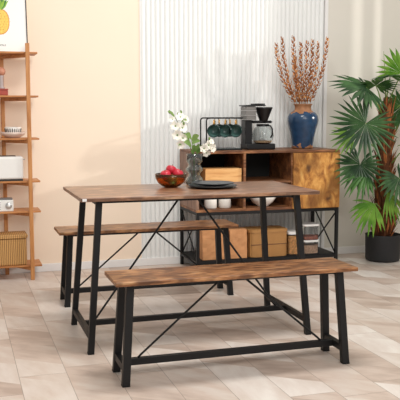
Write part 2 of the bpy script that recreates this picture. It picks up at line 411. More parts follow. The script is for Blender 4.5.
# ------------------------------------------------------------ dining table and benches
def frame_table(kind, label, cat, L, W, H, foot_x, top_x, inset_top, inset_foot, leg, rod_top, rod_foot, rod_r, zs, mat, group=None):
    t = thing(kind, label, cat, group=group)
    th = .018
    bm = B(); box(bm, -L/2, L/2, -W/2, W/2, H-th, H, .0025); obj('seat_board' if cat == 'bench' else 'tabletop', bm, mat, t)
    zt = H-th
    yt = W/2-inset_top; yf = W/2-inset_foot
    def P(sx, sy, z):
        k = 1-z/zt
        return (sx*(top_x+(foot_x-top_x)*k), sy*(yt+(yf-yt)*k), z)
    for sx in (-1, 1):
        for sy in (-1, 1):
            bm = B(); shear_bar(bm, P(sx, sy, zt), P(sx, sy, .006), leg, leg*.95)
            lg = obj('leg', bm, 'black', t)
            bm = B(); p = P(sx, sy, 0); box(bm, p[0]-leg*.51, p[0]+leg*.51, p[1]-leg*.49, p[1]+leg*.49, 0, .0075, .0015); obj('foot_pad', bm, 'rubber', lg)
        # cross bar low between the two legs, and one under the top
        a, b = P(sx, -1, zs), P(sx, 1, zs)
        bm = B(); bar(bm, a, b, leg*.8, leg*.95); obj('end_bar', bm, 'black', t)
        a, b = P(sx, -1, zt-.0126), P(sx, 1, zt-.0126)
        bm = B(); bar(bm, a, b, leg*.8, .025); obj('top_rail', bm, 'black', t)
        # bolt heads on the end bar
    for sy in (-1, 1):
        a, b = P(-1, sy, zt-.0085), P(1, sy, zt-.0085)
        bm = B(); bar(bm, (a[0], a[1]*.96, a[2]), (b[0], b[1]*.96, b[2]), .012, .017); obj('apron_bar', bm, 'black', t)
    a, b = P(-1, 0, zs), P(1, 0, zs)
    bm = B(); bar(bm, (a[0]+leg*.4, 0, zs), (b[0]-leg*.4, 0, zs), leg*.8, leg*.9); obj('stretcher', bm, 'black', t)
    bm = B(); box(bm, -rod_top-.03, rod_top+.03, -W/2+inset_top, W/2-inset_top, zt-.004, zt-.0002, .0005); obj('centre_plate', bm, 'black', t)
    for sx in (-1, 1):
        bm = B(); r = rod_r
        tube(bm, [(sx*rod_top, 0, zt-.004), (sx*(rod_top+.004), 0, zt-.018), (sx*(rod_foot-.012), 0, zs+leg*.45+.012), (sx*rod_foot, 0, zs+leg*.45)], r, n=8)
        obj('brace_rod', bm, 'black', t)
    return t
TX, TY = .5426+1.2101/2, 3.573+.6168/2
tbl = frame_table('dining_table', 'long rectangular dining table with rustic brown top and splayed black metal legs', 'table',
    1.2101, .6168, .75, .565, .508, .075, .035, .030, .036, .50, .0055, .078, 'rustic')
tbl.location = (TX, TY, 0)
bm = B(); box(bm, -.598, -.578, -.6168/2-.0012, -.6168/2, .735, .748, .0005); obj('corner_tag', bm, 'white', tbl, 'small white tag on the front left corner')
b1 = frame_table('dining_bench', 'front rustic brown bench nearest the camera, fully in view before the table', 'bench',
    1.1081, .2603, .45, .512, .484, .055, .030, .033, .045, .435, .005, .072, 'bench', group='dining benches')
b1.location = (.6077+1.1081/2, 3.0965+.2603/2, 0)
b2 = copy_tree(b1); b2.location = (.5593+1.1081/2, 4.5273+.2603/2, 0)
b2['label'] = 'rear brown bench behind the dining table, between table and sideboard'

# ------------------------------------------------------------ sideboard
SX0, SX1, SY0, SY1, SB, SH = 1.5995, 2.706, 5.197, 5.628, .4426, .8727
sb = thing('sideboard', 'rustic wooden sideboard with open cubbies, burl door and black metal legs against the fluted wall', 'sideboard', ((SX0+SX1)/2, (SY0+SY1)/2, 0))
w = (SX1-SX0)/2; d = (SY1-SY0)/2; tk = .018
DL = 2.328-(SX0+SX1)/2; DV = 1.959-(SX0+SX1)/2
bm = B(); box(bm, -w, w, -d, d, SH-tk, SH, .002); obj('top_board', bm, 'cab', sb)
bm = B(); box(bm, -w, w, -d+.002, d, SB, SB+tk, .002); obj('bottom_board', bm, 'cab', sb)
for s in (-1, 1):
    bm = B(); xx = s*(w-tk/2); box(bm, xx-tk/2, xx+tk/2, -d+.002, d, SB+tk, SH-tk, .001); obj('side_panel', bm, 'cabv', sb)
for x in (DV, DL):
    bm = B(); box(bm, x-tk/2, x+tk/2, -d+.004, d-.012, SB+tk, SH-tk, .001); obj('divider', bm, 'cab', sb)
bm = B(); box(bm, -w+tk, w-tk, d-.011, d-.004, SB+tk, SH-tk); obj('back_panel', bm, 'blackin', sb)
bm = B(); box(bm, -w+tk, DV-tk/2, -d+.006, d-.012, .638, .652, .001); obj('shelf', bm, 'cab', sb)
bm = B(); box(bm, DV+tk/2, DL-tk/2, -d+.006, d-.012, .638, .652, .001); obj('shelf', bm, 'cab', sb)
bm = B(); box(bm, DL+.001, w-.004, -d-.0145, -d+.0015, SB+.004, SH-tk-.002, .0015); dr = obj('door', bm, 'door', sb, 'golden brown burl wood door with dark knots')
lg = .022; zb = SB
for sx in (-1, 1):
    for sy in (-1, 1):
        bm = B(); x = sx*(w-lg/2-.001); y = sy*(d-lg/2-.001)
        box(bm, x-lg/2, x+lg/2, y-lg/2, y+lg/2, .004, zb, .0015); L_ = obj('leg', bm, 'black', sb)
        bm = B(); lathe(bm, [(0, 0), (.012, 0), (.012, .006), (0, .006)], 16, mat=Matrix.Translation((x, y, 0))); obj('foot_pad', bm, 'rubber', L_)
        # curved gusset under the box on the long side
    bm = B(); x = sx*(w-lg/2-.001); bar(bm, (x, -d+lg, zb-.0115), (x, d-lg, zb-.0115), lg*.9, .022); obj('side_rail', bm, 'black', sb)
    bm = B(); bar(bm, (x, -d+lg, .081), (x, d-lg, .081), lg*.9, .022); obj('lower_side_rail', bm, 'black', sb)
    # X brace in each end frame
    for s in (-1, 1):
        bm = B(); tube(bm, [(x+s*.003, -s*(d-lg), zb-.03), (x+s*.003, s*(d-lg), .10)], .0055, n=8); obj('cross_brace', bm, 'black', sb)
for y, s in ((-d+lg/2+.001, -1), (d-lg/2-.001, 1)):
    bm = B(); bar(bm, (-w+lg, y, zb-.0115), (w-lg, y, zb-.0115), lg*.9, .022); obj('front_rail' if s < 0 else 'rear_rail', bm, 'black', sb)
    bm = B(); bar(bm, (-w+lg, y, .081), (w-lg, y, .081), lg*.9, .022); obj('lower_rail', bm, 'black', sb)
for sx in (-1, 1):
    for sy in (-1,1):
        bm = B(); x = sx*(w-lg/2-.001)
        cc = [(x, sy*(d-lg-.045*math.sin(a)), zb-.022-.045*(math.cos(a))+0) for a in [PI/2*k/6 for k in range(7)]]
        tube(bm, [(x, sy*(d-lg), zb-.022-.045)] + [(x, sy*(d-lg-.045*(1-math.cos(a))), zb-.022-.045*(1-math.sin(a))) for a in [PI/2*k/6 for k in range(1, 7)]], .004, n=6)
        obj('corner_gusset', bm, 'black', sb)
bm = B(); box(bm, -w+.012, w-.012, -d+.012, d-.012, .0923, .0963, .001); obj('lower_shelf', bm, 'black', sb)
LS = .0963   # top of lower shelf
BS = SB+tk; MS = .652

# ------------------------------------------------------------ bamboo shelf with its things
sh = thing('bamboo_shelf', 'tall open bamboo shelf with six tiers against the peach wall', 'shelf', (.04, 5.5, 0))
def SHX(x): return x-.04
tiers = [1.534, 1.245, .959, .670, .463, .089]
for s, (fx, bx) in ((1, (.478, .322)), (-1, (-.398, -.242))):
    bm = B(); box(bm, SHX(fx)-.0135, SHX(fx)+.0135, -.125, -.105, 0, 1.602, .002); obj('front_post', bm, 'bamboov', sh)
    bm = B(); box(bm, SHX(bx)-.0135, SHX(bx)+.0135, .105, .125, 0, 1.602, .002); obj('back_post', bm, 'bamboov', sh)
for z in tiers:
    bm = B(); box(bm, SHX(-.465), SHX(.545), -.1045, .1045, z, z+.012, .0015); obj('shelf_board', bm, 'bamboo', sh)
    for fx, bx in ((.478, .322), (-.398, -.242)):
        bm = B(); bar(bm, (SHX(fx), -.106, z-.0125), (SHX(bx), .106, z-.0125), .016, .024); obj('rail', bm, 'bamboo', sh)
def T(i): return tiers[i]+.012

# pineapple poster, leaning on the wall
tilt = math.radians(-9.5)
po = thing('framed_poster', 'white framed pineapple print leaning on the top tier of the bamboo shelf', 'poster', (.305, 5.455, T(0)))
po.rotation_euler = (tilt, 0, 0)
PW, PH = .178, .52
bm = B(); box(bm, -PW, PW, 0, .014, 0, PH, .001); obj('poster_print', bm, 'paper', po)
bm = B()
for x in (-PW-.007, PW): box(bm, x, x+.007, -.004, .018, 0, PH, .001)
box(bm, -PW-.007, PW+.007, -.004, .018, PH, PH+.007, .001); obj('frame', bm, 'darkplastic', po)
def flat(bm, pts, y=-.0012, mi=0, th=.001):
    a = [bm.verts.new((x, y, z)) for x, z in pts]; b = [bm.verts.new((x, y+th, z)) for x, z in pts]
    f = bm.faces.new(a); f.material_index = mi; f = bm.faces.new(b[::-1]); f.material_index = mi
    for i in range(len(pts)):
        j = (i+1) % len(pts); f = bm.faces.new((a[i], b[i], b[j], a[j])); f.material_index = mi
def ell(cx, cz, rx, rz, n=40, p=2.3): return [(cx+rx*math.copysign(abs(math.cos(a))**(2/p), math.cos(a)), cz+rz*math.copysign(abs(math.sin(a))**(2/p), math.sin(a))) for a in [2*PI*k/n for k in range(n)]]
bm = B(); flat(bm, ell(.002, .205, .067, .088), -.0012, 0); flat(bm, ell(.002, .205, .062, .083), -.0018, 1)
random.seed(3)
for k in range(26):
    a = 2*PI*k/26; cx, cz = .002+.067*math.cos(a), .205+.088*math.sin(a)
    flat(bm, [(cx-.003, cz-.002), (cx+.003, cz-.002), (cx+.006*math.cos(a), cz+.006*math.sin(a)+.002)], -.0014, 0)
for i in range(-3, 4):
    for j in range(-4, 5):
        cx, cz = .002+i*.018+(.009 if j % 2 else 0), .205+j*.018
        if ((cx-.002)/.056)**2+((cz-.205)/.076)**2 < 1: flat(bm, [(cx, cz-.004), (cx+.0022, cz), (cx, cz+.004), (cx-.0022, cz)], -.0022, 0)
obj('pineapple_body', bm, ['orange', 'yellow'], po)
bm = B()
for k in range(11):
    a = math.radians(90+(k-5)*8); l = .10-.004*abs(k-5)
    bx_, bz_ = .002+.02*math.cos(a)*1.2, .288; tx, tz = bx_+l*math.cos(a), bz_+l*math.sin(a)
    nx, nz = -math.sin(a)*.011, math.cos(a)*.011
    mx_, mz_ = bx_+.4*(tx-bx_), bz_+.4*(tz-bz_)
    flat(bm, [(bx_-nx*.6, bz_-nz*.6), (mx_-nx, mz_-nz), (tx, tz+.004), (mx_+nx, mz_+nz), (bx_+nx*.6, bz_+nz*.6)], -.0016-.0002*(k % 3), k % 2)
obj('pineapple_crown', bm, ['leafprint', 'leafprint2'], po)
cu = bpy.data.curves.new('caption', 'FONT'); cu.body = 'PINEAPPLE'; cu.size = .0155; cu.align_x = 'CENTER'; cu.space_character = 1.25; cu.extrude = .0004
tmp = bpy.data.objects.new('caption_tmp', cu); COL.objects.link(tmp)
bpy.context.view_layer.update()
me = bpy.data.meshes.new_from_object(tmp.evaluated_get(bpy.context.evaluated_depsgraph_get()))
bpy.data.objects.remove(tmp)
cap = bpy.data.objects.new('caption', me); COL.objects.link(cap); cap.parent = po; me.materials.clear(); me.materials.append(M['ink'])
cap.rotation_euler = (PI/2, 0, 0); cap.location = (-.004, -.001, .040)

# tier 2: red book-like box with a bead figure on it
rb = thing('red_box', 'dusty red block on the second tier of the bamboo shelf, under a bead ornament', 'box', (.258, 5.46, T(1)))
bm = B(); box(bm, -.09, .09, -.055, .055, 0, .034, .006); obj('box_body', bm, 'redbook', rb)
bm = B(); box(bm, -.092, .092, -.057, .057, .034, .044, .004); obj('lid', bm, 'redbook', rb)
fg = thing('bead_ornament', 'small ornament with a wooden bead head, standing on the red block', 'ornament', (.306, 5.44, T(1)+.044))
bm = B(); lathe(bm, [(0, 0), (.024, 0), (.024, .008), (.017, .014), (.0165, .07), (.019, .088), (0, .09)], 24); obj('stem', bm, 'stonegrey', fg)
bm = B(); ball(bm, (0, 0, .114), .031); obj('bead', bm, 'bead', fg)

# tier 3: striped cup in a pale dish
ds = thing('serving_dish', 'wide pale pink dish on the third tier of the bamboo shelf, holding a striped cup', 'dish', (.378, 5.475, T(2)))
bm = B(); lathe(bm, [(0, 0), (.042, 0), (.05, .006), (.078, .024), (.087, .040), (.083, .041), (.074, .028), (.045, .010), (0, .008)], 40); obj('dish_body', bm, 'pinkceramic', ds)
cp = thing('striped_cup', 'small white cup with dark vertical stripes, nested in the pale pink dish', 'cup', (.378, 5.475, T(2)+.0082))
bm = B(); lathe(bm, [(0, 0), (.036, 0), (.042, .008), (.053, .040), (.056, .066), (.052, .066), (.049, .040), (.038, .012), (0, .008)], 40); obj('cup_body', bm, 'ceramic', cp)
bm = B()
for k in range(22):
    a = 2*PI*k/22
    for q in range(1):
        r0, r1 = .0512, .0567
        p0 = Vector((r0*math.cos(a), r0*math.sin(a), .030)); p1 = Vector((r1*math.cos(a), r1*math.sin(a), .056))
        bar(bm, p0, p1, .0052, .0022, up=(math.cos(a), math.sin(a), 0), bev=0)
obj('stripe_pattern', bm, 'stripe', cp)

# tier 4: toaster
to = thing('toaster', 'white boxy toaster on the fourth tier of the bamboo shelf', 'toaster', (.285, 5.475, T(3)))
bm = B(); box(bm, -.15, .15, -.075, .075, .012, .166, .014, seg=4); obj('toaster_body', bm, 'plastic', to)
bm = B(); box(bm, -.146, .146, -.071, .071, 0, .0125, .002); obj('base', bm, 'darkplastic', to)
for y in (-.03, .03):
    bm = B(); box(bm, -.125, .105, y-.012, y+.012, .1662, .169, .001); obj('slot', bm, 'darkplastic', to)
bm = B(); box(bm, .149, .166, -.012, .012, .138, .146, .002); obj('lever', bm, 'silver', to)
# tier 5: radio
ra = thing('radio', 'small white radio with a round dial on the fifth tier of the bamboo shelf', 'radio', (.25, 5.46, T(4)))
bm = B(); box(bm, -.115, .115, -.045, .045, 0, .078, .006); obj('radio_body', bm, 'plastic', ra)
bm = B(); box(bm, -.11, .11, -.04, .04, .0782, .088, .003); obj('top_cover', bm, 'greyplastic', ra)
RX = Matrix.Translation((.082, -.045, .040)) @ Matrix.Rotation(PI/2, 4, 'X')
bm = B(); lathe(bm, [(0, 0), (.022, 0), (.022, .006), (.019, .009), (0, .009)], 32, mat=RX); dl = obj('dial', bm, 'silver', ra, 'round silver dial')
bm = B(); lathe(bm, [(0, .009), (.010, .009), (.009, .016), (0, .017)], 24, mat=RX); obj('dial_knob', bm, 'plastic', dl)
bm = B()
for i in range(7):
    for j in range(4): box(bm, -.09+i*.018, -.09+i*.018+.009, -.0462, -.0448, .014+j*.015, .014+j*.015+.006, 0)
obj('speaker_grille', bm, 'greyplastic', ra)
# tier 6: wicker basket
bk = thing('wicker_basket', 'golden wicker basket with a flat lid on the bottom tier of the bamboo shelf', 'basket', (.21, 5.49, T(5)))
bm = B(); box(bm, -.235, .235, -.085, .085, 0, .187, .010, seg=3)
obj('basket_body', bm, 'wicker', bk)
bm = B(); box(bm, -.242, .242, -.092, .092, .193, .214, .008, seg=3); tube(bm, [(-.238, -.088, .193), (.238, -.088, .193)], .006); obj('lid', bm, 'wicker', bk)
bm = B(); box(bm, -.23, .23, -.08, .08, .186, .194, 0); obj('lid_liner', bm, 'edge', bk)

# ------------------------------------------------------------ on the dining table
TT = .75
def fruit(name, label, loc, r, mat, sc=(1, 1, 1), group=None, cat='fruit', rot=(0, 0, 0)):
    t = thing(name, label, cat, loc, group=group); t.rotation_euler = rot
    bm = B()
    prof = [(0, -.86*r)]
    for k in range(1, 16):
        a = -PI/2+PI*k/16; rr = r*math.cos(a); z = r*math.sin(a)*(.92)
        if k > 12: z -= r*.06*(k-12)*.8
        prof.append((rr, z))
    prof.append((0, .62*r)); lathe(bm, prof, 24, mat=Matrix.Diagonal((*sc, 1))); obj('fruit_body', bm, mat, t)
    bm = B(); tube(bm, [(0, 0, .6*r*sc[2]), (.002, 0, .85*r*sc[2]), (.005, 0, 1.05*r*sc[2])], .0015, n=6); obj('stalk', bm, 'edge', t)
    return t
bw = thing('fruit_bowl', 'rounded amber brown glass bowl of fruit on the dining table', 'bowl', (1.083, 3.985, TT))
bm = B(); lathe(bm, [(0, 0), (.030, 0), (.048, .007), (.068, .024), (.081, .048), (.0845, .072), (.0815, .0725), (.077, .048), (.064, .028), (.045, .012), (0, .007)], 48); obj('bowl_body', bm, 'amber', bw)
fruit('red_apple', 'pinkish red fruit at the left of the amber bowl', (1.047, 3.957, TT+.068), .029, 'red', group='red fruit in the amber bowl', rot=(.3, -.3, 0))
fruit('red_apple', 'pinkish red fruit on top of the others in the amber bowl', (1.086, 3.990, TT+.093), .028, 'red', group='red fruit in the amber bowl', rot=(.2, .2, 1))
fruit('red_apple', 'pinkish red fruit at the right of the amber bowl', (1.118, 3.968, TT+.072), .030, 'red', group='red fruit in the amber bowl', rot=(.3, .4, 0))
fruit('green_pear', 'green fruit low at the front of the amber bowl', (1.079, 3.936, TT+.042), .026, 'greenfruit', sc=(1, 1, 1.1), rot=(.5, .1, 0))
fruit('green_pear', 'green fruit at the back of the amber bowl, under the red ones', (1.078, 4.02, TT+.044), .026, 'greenfruit', sc=(1, 1, 1.1), rot=(-.5, .1, 0))

vs = thing('glass_vase', 'smoky grey ribbed glass vase with white flowers on the dining table', 'vase', (1.249, 4.10, TT))
outer = [(.040, 0), (.0475, .006), (.0485, .024), (.044, .036), (.034, .044), (.0315, .056), (.036, .066), (.0475, .078), (.0475, .088), (.036, .099), (.032, .107), (.036, .117), (.044, .126), (.0435, .168)]
inner = [(r-.003, z) for r, z in outer[::-1]]; inner[-1] = (.036, .006); inner[0] = (.0405, .168)
bm = B(); lathe(bm, [(0, 0)] + outer + inner + [(0, .006)], 40); obj('vase_body', bm, 'smoke', vs)
random.seed(11)
def petal_flower(bm, c, r, nrm, mi=0, n=6):
    nrm = Vector(nrm).normalized(); a = nrm.orthogonal().normalized(); b = nrm.cross(a)
    for k in range(n):
        th = 2*PI*k/n+random.uniform(-.2, .2); dd = a*math.cos(th)+b*math.sin(th); ss = nrm.cross(dd)
        c = Vector(c); cols = []
        for s_, wd, up in ((.05, .08, 0), (.4, .34, .22), (.75, .36, .36), (1, .06, .30)):
            m_ = c+dd*r*s_+nrm*r*up
            cols.append((bm.verts.new(m_-ss*r*wd+nrm*r*.08), bm.verts.new(m_), bm.verts.new(m_+ss*r*wd+nrm*r*.08)))
        for p, q in zip(cols[:-1], cols[1:]):
            for i in (0, 1):
                f = bm.faces.new((p[i], p[i+1], q[i+1], q[i])); f.material_index = mi; f.smooth = True
def leaf_blade(bm, base, tip, wd, bend=(0, 0, .01), mi=0):
    base = Vector(base); tip = Vector(tip); d = tip-base; s = d.cross(Vector((.2, -1, .3))).normalized(); rows = []
    up = s.cross(d).normalized()
    for t_ in (0, .2, .45, .7, .88, 1):
        w_ = wd*math.sin(PI*min(1, t_*.92+.06))**.8; m_ = base+d*t_+Vector(bend)*math.sin(PI*t_)
        rows.append((bm.verts.new(m_-s*w_+up*w_*.25), bm.verts.new(m_), bm.verts.new(m_+s*w_+up*w_*.25)))
    for p, q in zip(rows[:-1], rows[1:]):
        for i in (0, 1):
            f = bm.faces.new((p[i], p[i+1], q[i+1], q[i])); f.material_index = mi; f.smooth = True
def flower_stem(label, pts, blooms, leaves, buds):
    t = thing('flower_stem', label, 'flower', pts[0], group='white flower stems in the grey glass vase')
    o = Vector(pts[0])
    bm = B(); tube(bm, [Vector(p)-o for p in pts], [.0028-.0014*i/(len(pts)-1) for i in range(len(pts))], n=6); obj('stalk', bm, 'stem', t)
    for c, r, nn in blooms:
        bm = B(); petal_flower(bm, Vector(c)-o, r, nn); ball(bm, Vector(c)-o+Vector(nn).normalized()*r*.1, r*.16, 1, 8); obj('blossom', bm, ['petal', 'leaf'], t)
    for a_, b_, w_ in leaves:
        bm = B(); leaf_blade(bm, Vector(a_)-o, Vector(b_)-o, w_); obj('leaf', bm, 'leaf', t)
    for c, r in buds:
        bm = B(); ball(bm, Vector(c)-o, r, 0, 10, (1, 1, 1.7)); obj('bud', bm, 'stem', t)
zf = TT+.0125
flower_stem('tall arching stem of white blossoms leaning left out of the grey glass vase',
    [(1.255, 4.105, zf), (1.243, 4.10, .90), (1.225, 4.10, .955), (1.196, 4.10, 1.005), (1.168, 4.10, 1.06), (1.145, 4.10, 1.11), (1.10, 4.10, 1.15)],
    [((1.166, 4.09, 1.118), .024, (-.2, -1, .5)), ((1.195, 4.095, 1.105), .022, (.4, -1, .4)), ((1.140, 4.09, 1.070), .028, (-.5, -1, .2)), ((1.175, 4.085, 1.060), .028, (.3, -1, .3)), ((1.148, 4.085, 1.022), .030, (-.3, -1, 0)), ((1.178, 4.085, 1.005), .026, (.2, -1, .1)), ((1.165, 4.08, .972), .026, (-.2, -1, -.2)), ((1.125, 4.1, 1.105), .018, (-.5, -1, .6))],
    [((1.14, 4.1, 1.115), (1.095, 4.09, 1.15), .007), ((1.16, 4.1, 1.03), (1.15, 4.08, 1.005), .007), ((1.18, 4.1, 1.03), (1.215, 4.08, .99), .011), ((1.2, 4.1, .985), (1.15, 4.07, .965), .009), ((1.178, 4.095, 1.12), (1.165, 4.09, 1.155), .006), ((1.17, 4.085, 1.09), (1.205, 4.08, 1.10), .006), ((1.15, 4.085, 1.052), (1.135, 4.08, 1.035), .007)],
    [((1.157, 4.1, 1.135), .006), ((1.108, 4.1, 1.147), .006), ((1.183, 4.08, 1.085), .006)])
flower_stem('leafy middle stem with broad green leaves in the grey glass vase',
    [(1.245, 4.09, zf), (1.243, 4.09, .90), (1.236, 4.085, .95), (1.225, 4.08, 1.01)], [],
    [((1.225, 4.08, 1.0), (1.185, 4.06, 1.028), .015), ((1.23, 4.08, .99), (1.262, 4.06, 1.022), .015), ((1.23, 4.08, .975), (1.27, 4.06, .99), .014), ((1.225, 4.08, .96), (1.178, 4.06, .985), .016), ((1.24, 4.08, .935), (1.222, 4.055, .965), .016), ((1.245, 4.08, .93), (1.258, 4.055, .965), .014), ((1.24, 4.08, .915), (1.215, 4.055, .935), .013)], [])
flower_stem('short stem of white blossoms leaning right over the rim of the grey glass vase',
    [(1.240, 4.11, zf), (1.254, 4.108, .90), (1.285, 4.10, .945), (1.325, 4.10, .965), (1.338, 4.10, .985)],
    [((1.325, 4.085, .965), .028, (.2, -1, .1)), ((1.345, 4.085, .950), .026, (.5, -1, 0)), ((1.298, 4.08, .948), .026, (-.2, -1, 0)), ((1.312, 4.085, .925), .024, (0, -1, -.5)), ((1.340, 4.085, .982), .018, (.3, -1, .5))],
    [((1.27, 4.1, .93), (1.31, 4.07, .965), .011), ((1.262, 4.1, .92), (1.29, 4.07, .935), .010), ((1.262, 4.1, .925), (1.265, 4.07, .975), .011)], [((1.332, 4.09, 1.0), .006)])
def plate(label, z, r, loc):
    bm = B(); lathe(bm, [(0, 0), (r*.62, 0), (r*.7, .003), (r*.97, .010), (r, .013), (r*.985, .0145), (r*.93, .0125), (r*.68, .0065), (0, .0055)], 56)
    return tag(obj('dinner_plate', bm, 'slate'), label, 'plate', loc, 'dark plates stacked on the table')
plate('larger dark grey plate at the bottom of the stack of two on the dining table', 0, .130, (1.288, 3.90, TT))
plate('smaller dark grey plate on top of the stack of two on the dining table', 0, .113, (1.292, 3.905, TT+.0128))

# ------------------------------------------------------------ on the sideboard
ST = SH
# mug rack
rk = thing('mug_rack', 'black wire mug rack with a tray base at the left of the sideboard top', 'mug rack', (1.714, 5.40, ST))
bm = B(); 
for yy in (.07, -.07):
    pts = [(0, yy, .006), (0, yy, .211)] + [(.02*(1-math.cos(a)), yy, .211+.02*math.sin(a)) for a in [PI/2*k/5 for k in range(1, 6)]] + [(.275, yy, .231)]
    tube(bm, pts, .0052, n=8)
for xx in (.02, .275): tube(bm, [(xx, -.07, .231), (xx, .07, .231)], .0052, n=8)
tube(bm, [(0, -.07, .006), (0, .07, .006)], .0052, n=8); obj('rack_frame', bm, 'black', rk)
bm = B(); box(bm, .0, .27, -.085, .085, 0, .010, .004); box(bm, .01, .26, -.075, .075, .010, .013, .001, mi=1); obj('tray', bm, ['black', 'green'], rk)
hooks = []
for yy, xs in ((-.07, (.062, .147, .227)), (.07, (.138, .222))):
    for xx in xs:
        hooks.append((xx-.005, yy))
        bm = B(); x_ = xx
        tube(bm, [(x_, yy, .231), (x_, yy, .214), (x_, yy-.004, .206), (x_, yy-.010, .205), (x_, yy-.014, .211)], .0022, n=6); obj('hook', bm, 'black', rk)
def mug():
    t = thing('mug', '', 'mug', group='dark green mugs on the rack')
    # axis along -y (opening to the room), handle up at +z
    R = Matrix.Rotation(PI/2, 4, 'X')
    bm = B(); lathe(bm, [(0, -.034), (.030, -.034), (.036, -.028), (.0415, .0), (.043, .036), (.040, .036), (.038, .0), (.033, -.026), (0, -.028)], 36, mat=R)
    for f in bm.faces:
        f.material_index = 0
    obj('mug_body', bm, ['green'], t)
    bm = B(); lathe(bm, [(.0395, .030), (.0375, .0), (.0325, -.0255), (0, -.0275)], 36, mat=R); obj('inner_glaze', bm, 'greenin', t)
    bm = B()
    pts = [(0, .018, .040), (0, .016, .056), (0, .010, .066), (0, -.004, .069), (0, -.018, .064), (0, -.024, .052), (0, -.024, .042)]
    tube(bm, pts, .0048, n=8); obj('handle', bm, 'gold', t, 'brass coloured handle')
    return t
m0 = mug()
names_ = ['left', 'middle', 'right']
for i, (xx, yy) in enumerate(hooks):
    o = m0 if i == 0 else copy_tree(m0)
    fr = yy < 0
    o.location = (1.714+xx+.002+(0 if fr else .006), 5.40+yy-.004, ST+.143)
    o.rotation_euler = (.12, 0, -.5 if fr else -.3)
    o.scale = (1.08,)*3
    o['label'] = '%s dark green mug hanging in the %s row of the black rack' % ((names_ if fr else ['left', '', '', 'left', 'right'])[i], 'front' if fr else 'rear')

# coffee maker
cm = thing('coffee_maker', 'black drip coffee maker with a round glass carafe on the sideboard', 'coffee maker', (2.14, 5.40, ST))
bm = B(); box(bm, -.115, .106, -.075, .075, 0, .044, .008, seg=3); obj('base', bm, 'blackplastic', cm)
bm = B(); box(bm, -.113, -.060, -.03, .066, .040, .215, .005); obj('tower', bm, 'blackplastic', cm)
bm = B(); box(bm, -.120, -.040, -.058, .062, .2155, .315, .008, seg=3); obj('water_tank', bm, 'tank', cm, 'clear water tank')
bm = B()
for z in (.216, .248, .282): box(bm, -.1225, -.0375, -.0605, .0645, z, z+.0035, .001)
obj('tank_band', bm, 'silver', cm)
bm = B(); box(bm, -.128, .030, -.066, .068, .316, .325, .003); box(bm, -.05, .035, -.04, .04, .326, .336, .003); obj('lid', bm, 'blackplastic', cm)
bm = B(); lathe(bm, [(0, .196), (.024, .196), (.030, .21), (.062, .295), (.066, .300), (.066, .308), (.060, .310), (0, .310)], 36, mat=Matrix.Translation((.031, -.02, 0))); obj('filter_cone', bm, 'blackplastic', cm)
bm = B(); box(bm, -.06, .085, -.042, .022, .192, .212, .004); box(bm, .085, .105, -.010, .010, .196, .206, .002); obj('drip_head', bm, 'blackplastic', cm)
ca = thing('carafe', 'round clear glass carafe sitting on the coffee maker base', 'carafe', (2.164, 5.375, ST+.044))
prof = [(.048, 0), (.062, .006), (.076, .030), (.081, .056), (.077, .084), (.062, .110), (.046, .124), (.042, .132)]
bm = B(); lathe(bm, [(0, 0)] + prof + [(r-.0022, z) for r, z in prof[::-1][:-1]] + [(.050, .003), (0, .003)], 44); obj('glass_bowl', bm, 'glass', ca)
bm = B(); lathe(bm, [(.0425, .124), (.0465, .126), (.0465, .142), (0, .143), (0, .134), (.0425, .132)], 36); obj('collar', bm, 'blackplastic', ca)
bm = B(); lathe(bm, [(0, .0032), (.048, .0032), (.062, .0075), (.068, .020), (0, .020)], 36); obj('coffee_residue', bm, 'coffee', ca)
bm = B(); tube(bm, [(.016, -.040, .132), (.028, -.078, .130), (.034, -.100, .108), (.034, -.100, .065), (.028, -.084, .045)], .006, n=8); obj('handle', bm, 'blackplastic', ca)

# blue vase with dried stems
bv = thing('ceramic_vase', 'large blue glazed vase with terracotta neck on the sideboard, holding dried stems', 'vase', (2.505, 5.42, ST))
prof = [(.070, 0), (.078, .006), (.079, .03), (.086, .08), (.100, .14), (.113, .19), (.116, .215), (.111, .245), (.094, .268), (.070, .282), (.062, .295), (.062, .318), (.070, .328), (.071, .334)]
inner = [(.060, .334), (.055, .318), (.055, .295), (.085, .262), (.100, .22), (.088, .12), (.068, .012)]
def fine(pr):
    out = []
    for i in range(len(pr)-1):
        p0 = pr[max(i-1, 0)]; p1 = pr[i]; p2 = pr[i+1]; p3 = pr[min(i+2, len(pr)-1)]
        for s in (0, .5):
            out.append(tuple(.5*((2*p1[j])+(-p0[j]+p2[j])*s+(2*p0[j]-5*p1[j]+4*p2[j]-p3[j])*s*s+(-p0[j]+3*p1[j]-3*p2[j]+p3[j])*s**3) for j in (0, 1)))
    out.append(pr[-1]); return out
bm = B(); lathe(bm, [(0, 0)] + fine(prof) + inner + [(0, .012)], 56); obj('vase_body', bm, 'blue', bv)
tips = [(2.275, 1.645), (2.335, 1.692), (2.408, 1.702), (2.490, 1.657), (2.522, 1.668), (2.585, 1.684), (2.615, 1.661), (2.700, 1.702), (2.455, 1.56)]
yo = [-.010, .010, -.012, .014, -.012, .012, -.010, .004, .03]
pos_words = ['leftmost', 'second from the left', 'third from the left', 'fourth from the left', 'middle', 'fourth from the right', 'second from the right', 'rightmost, leaning farthest right', 'rearmost']
random.seed(7)
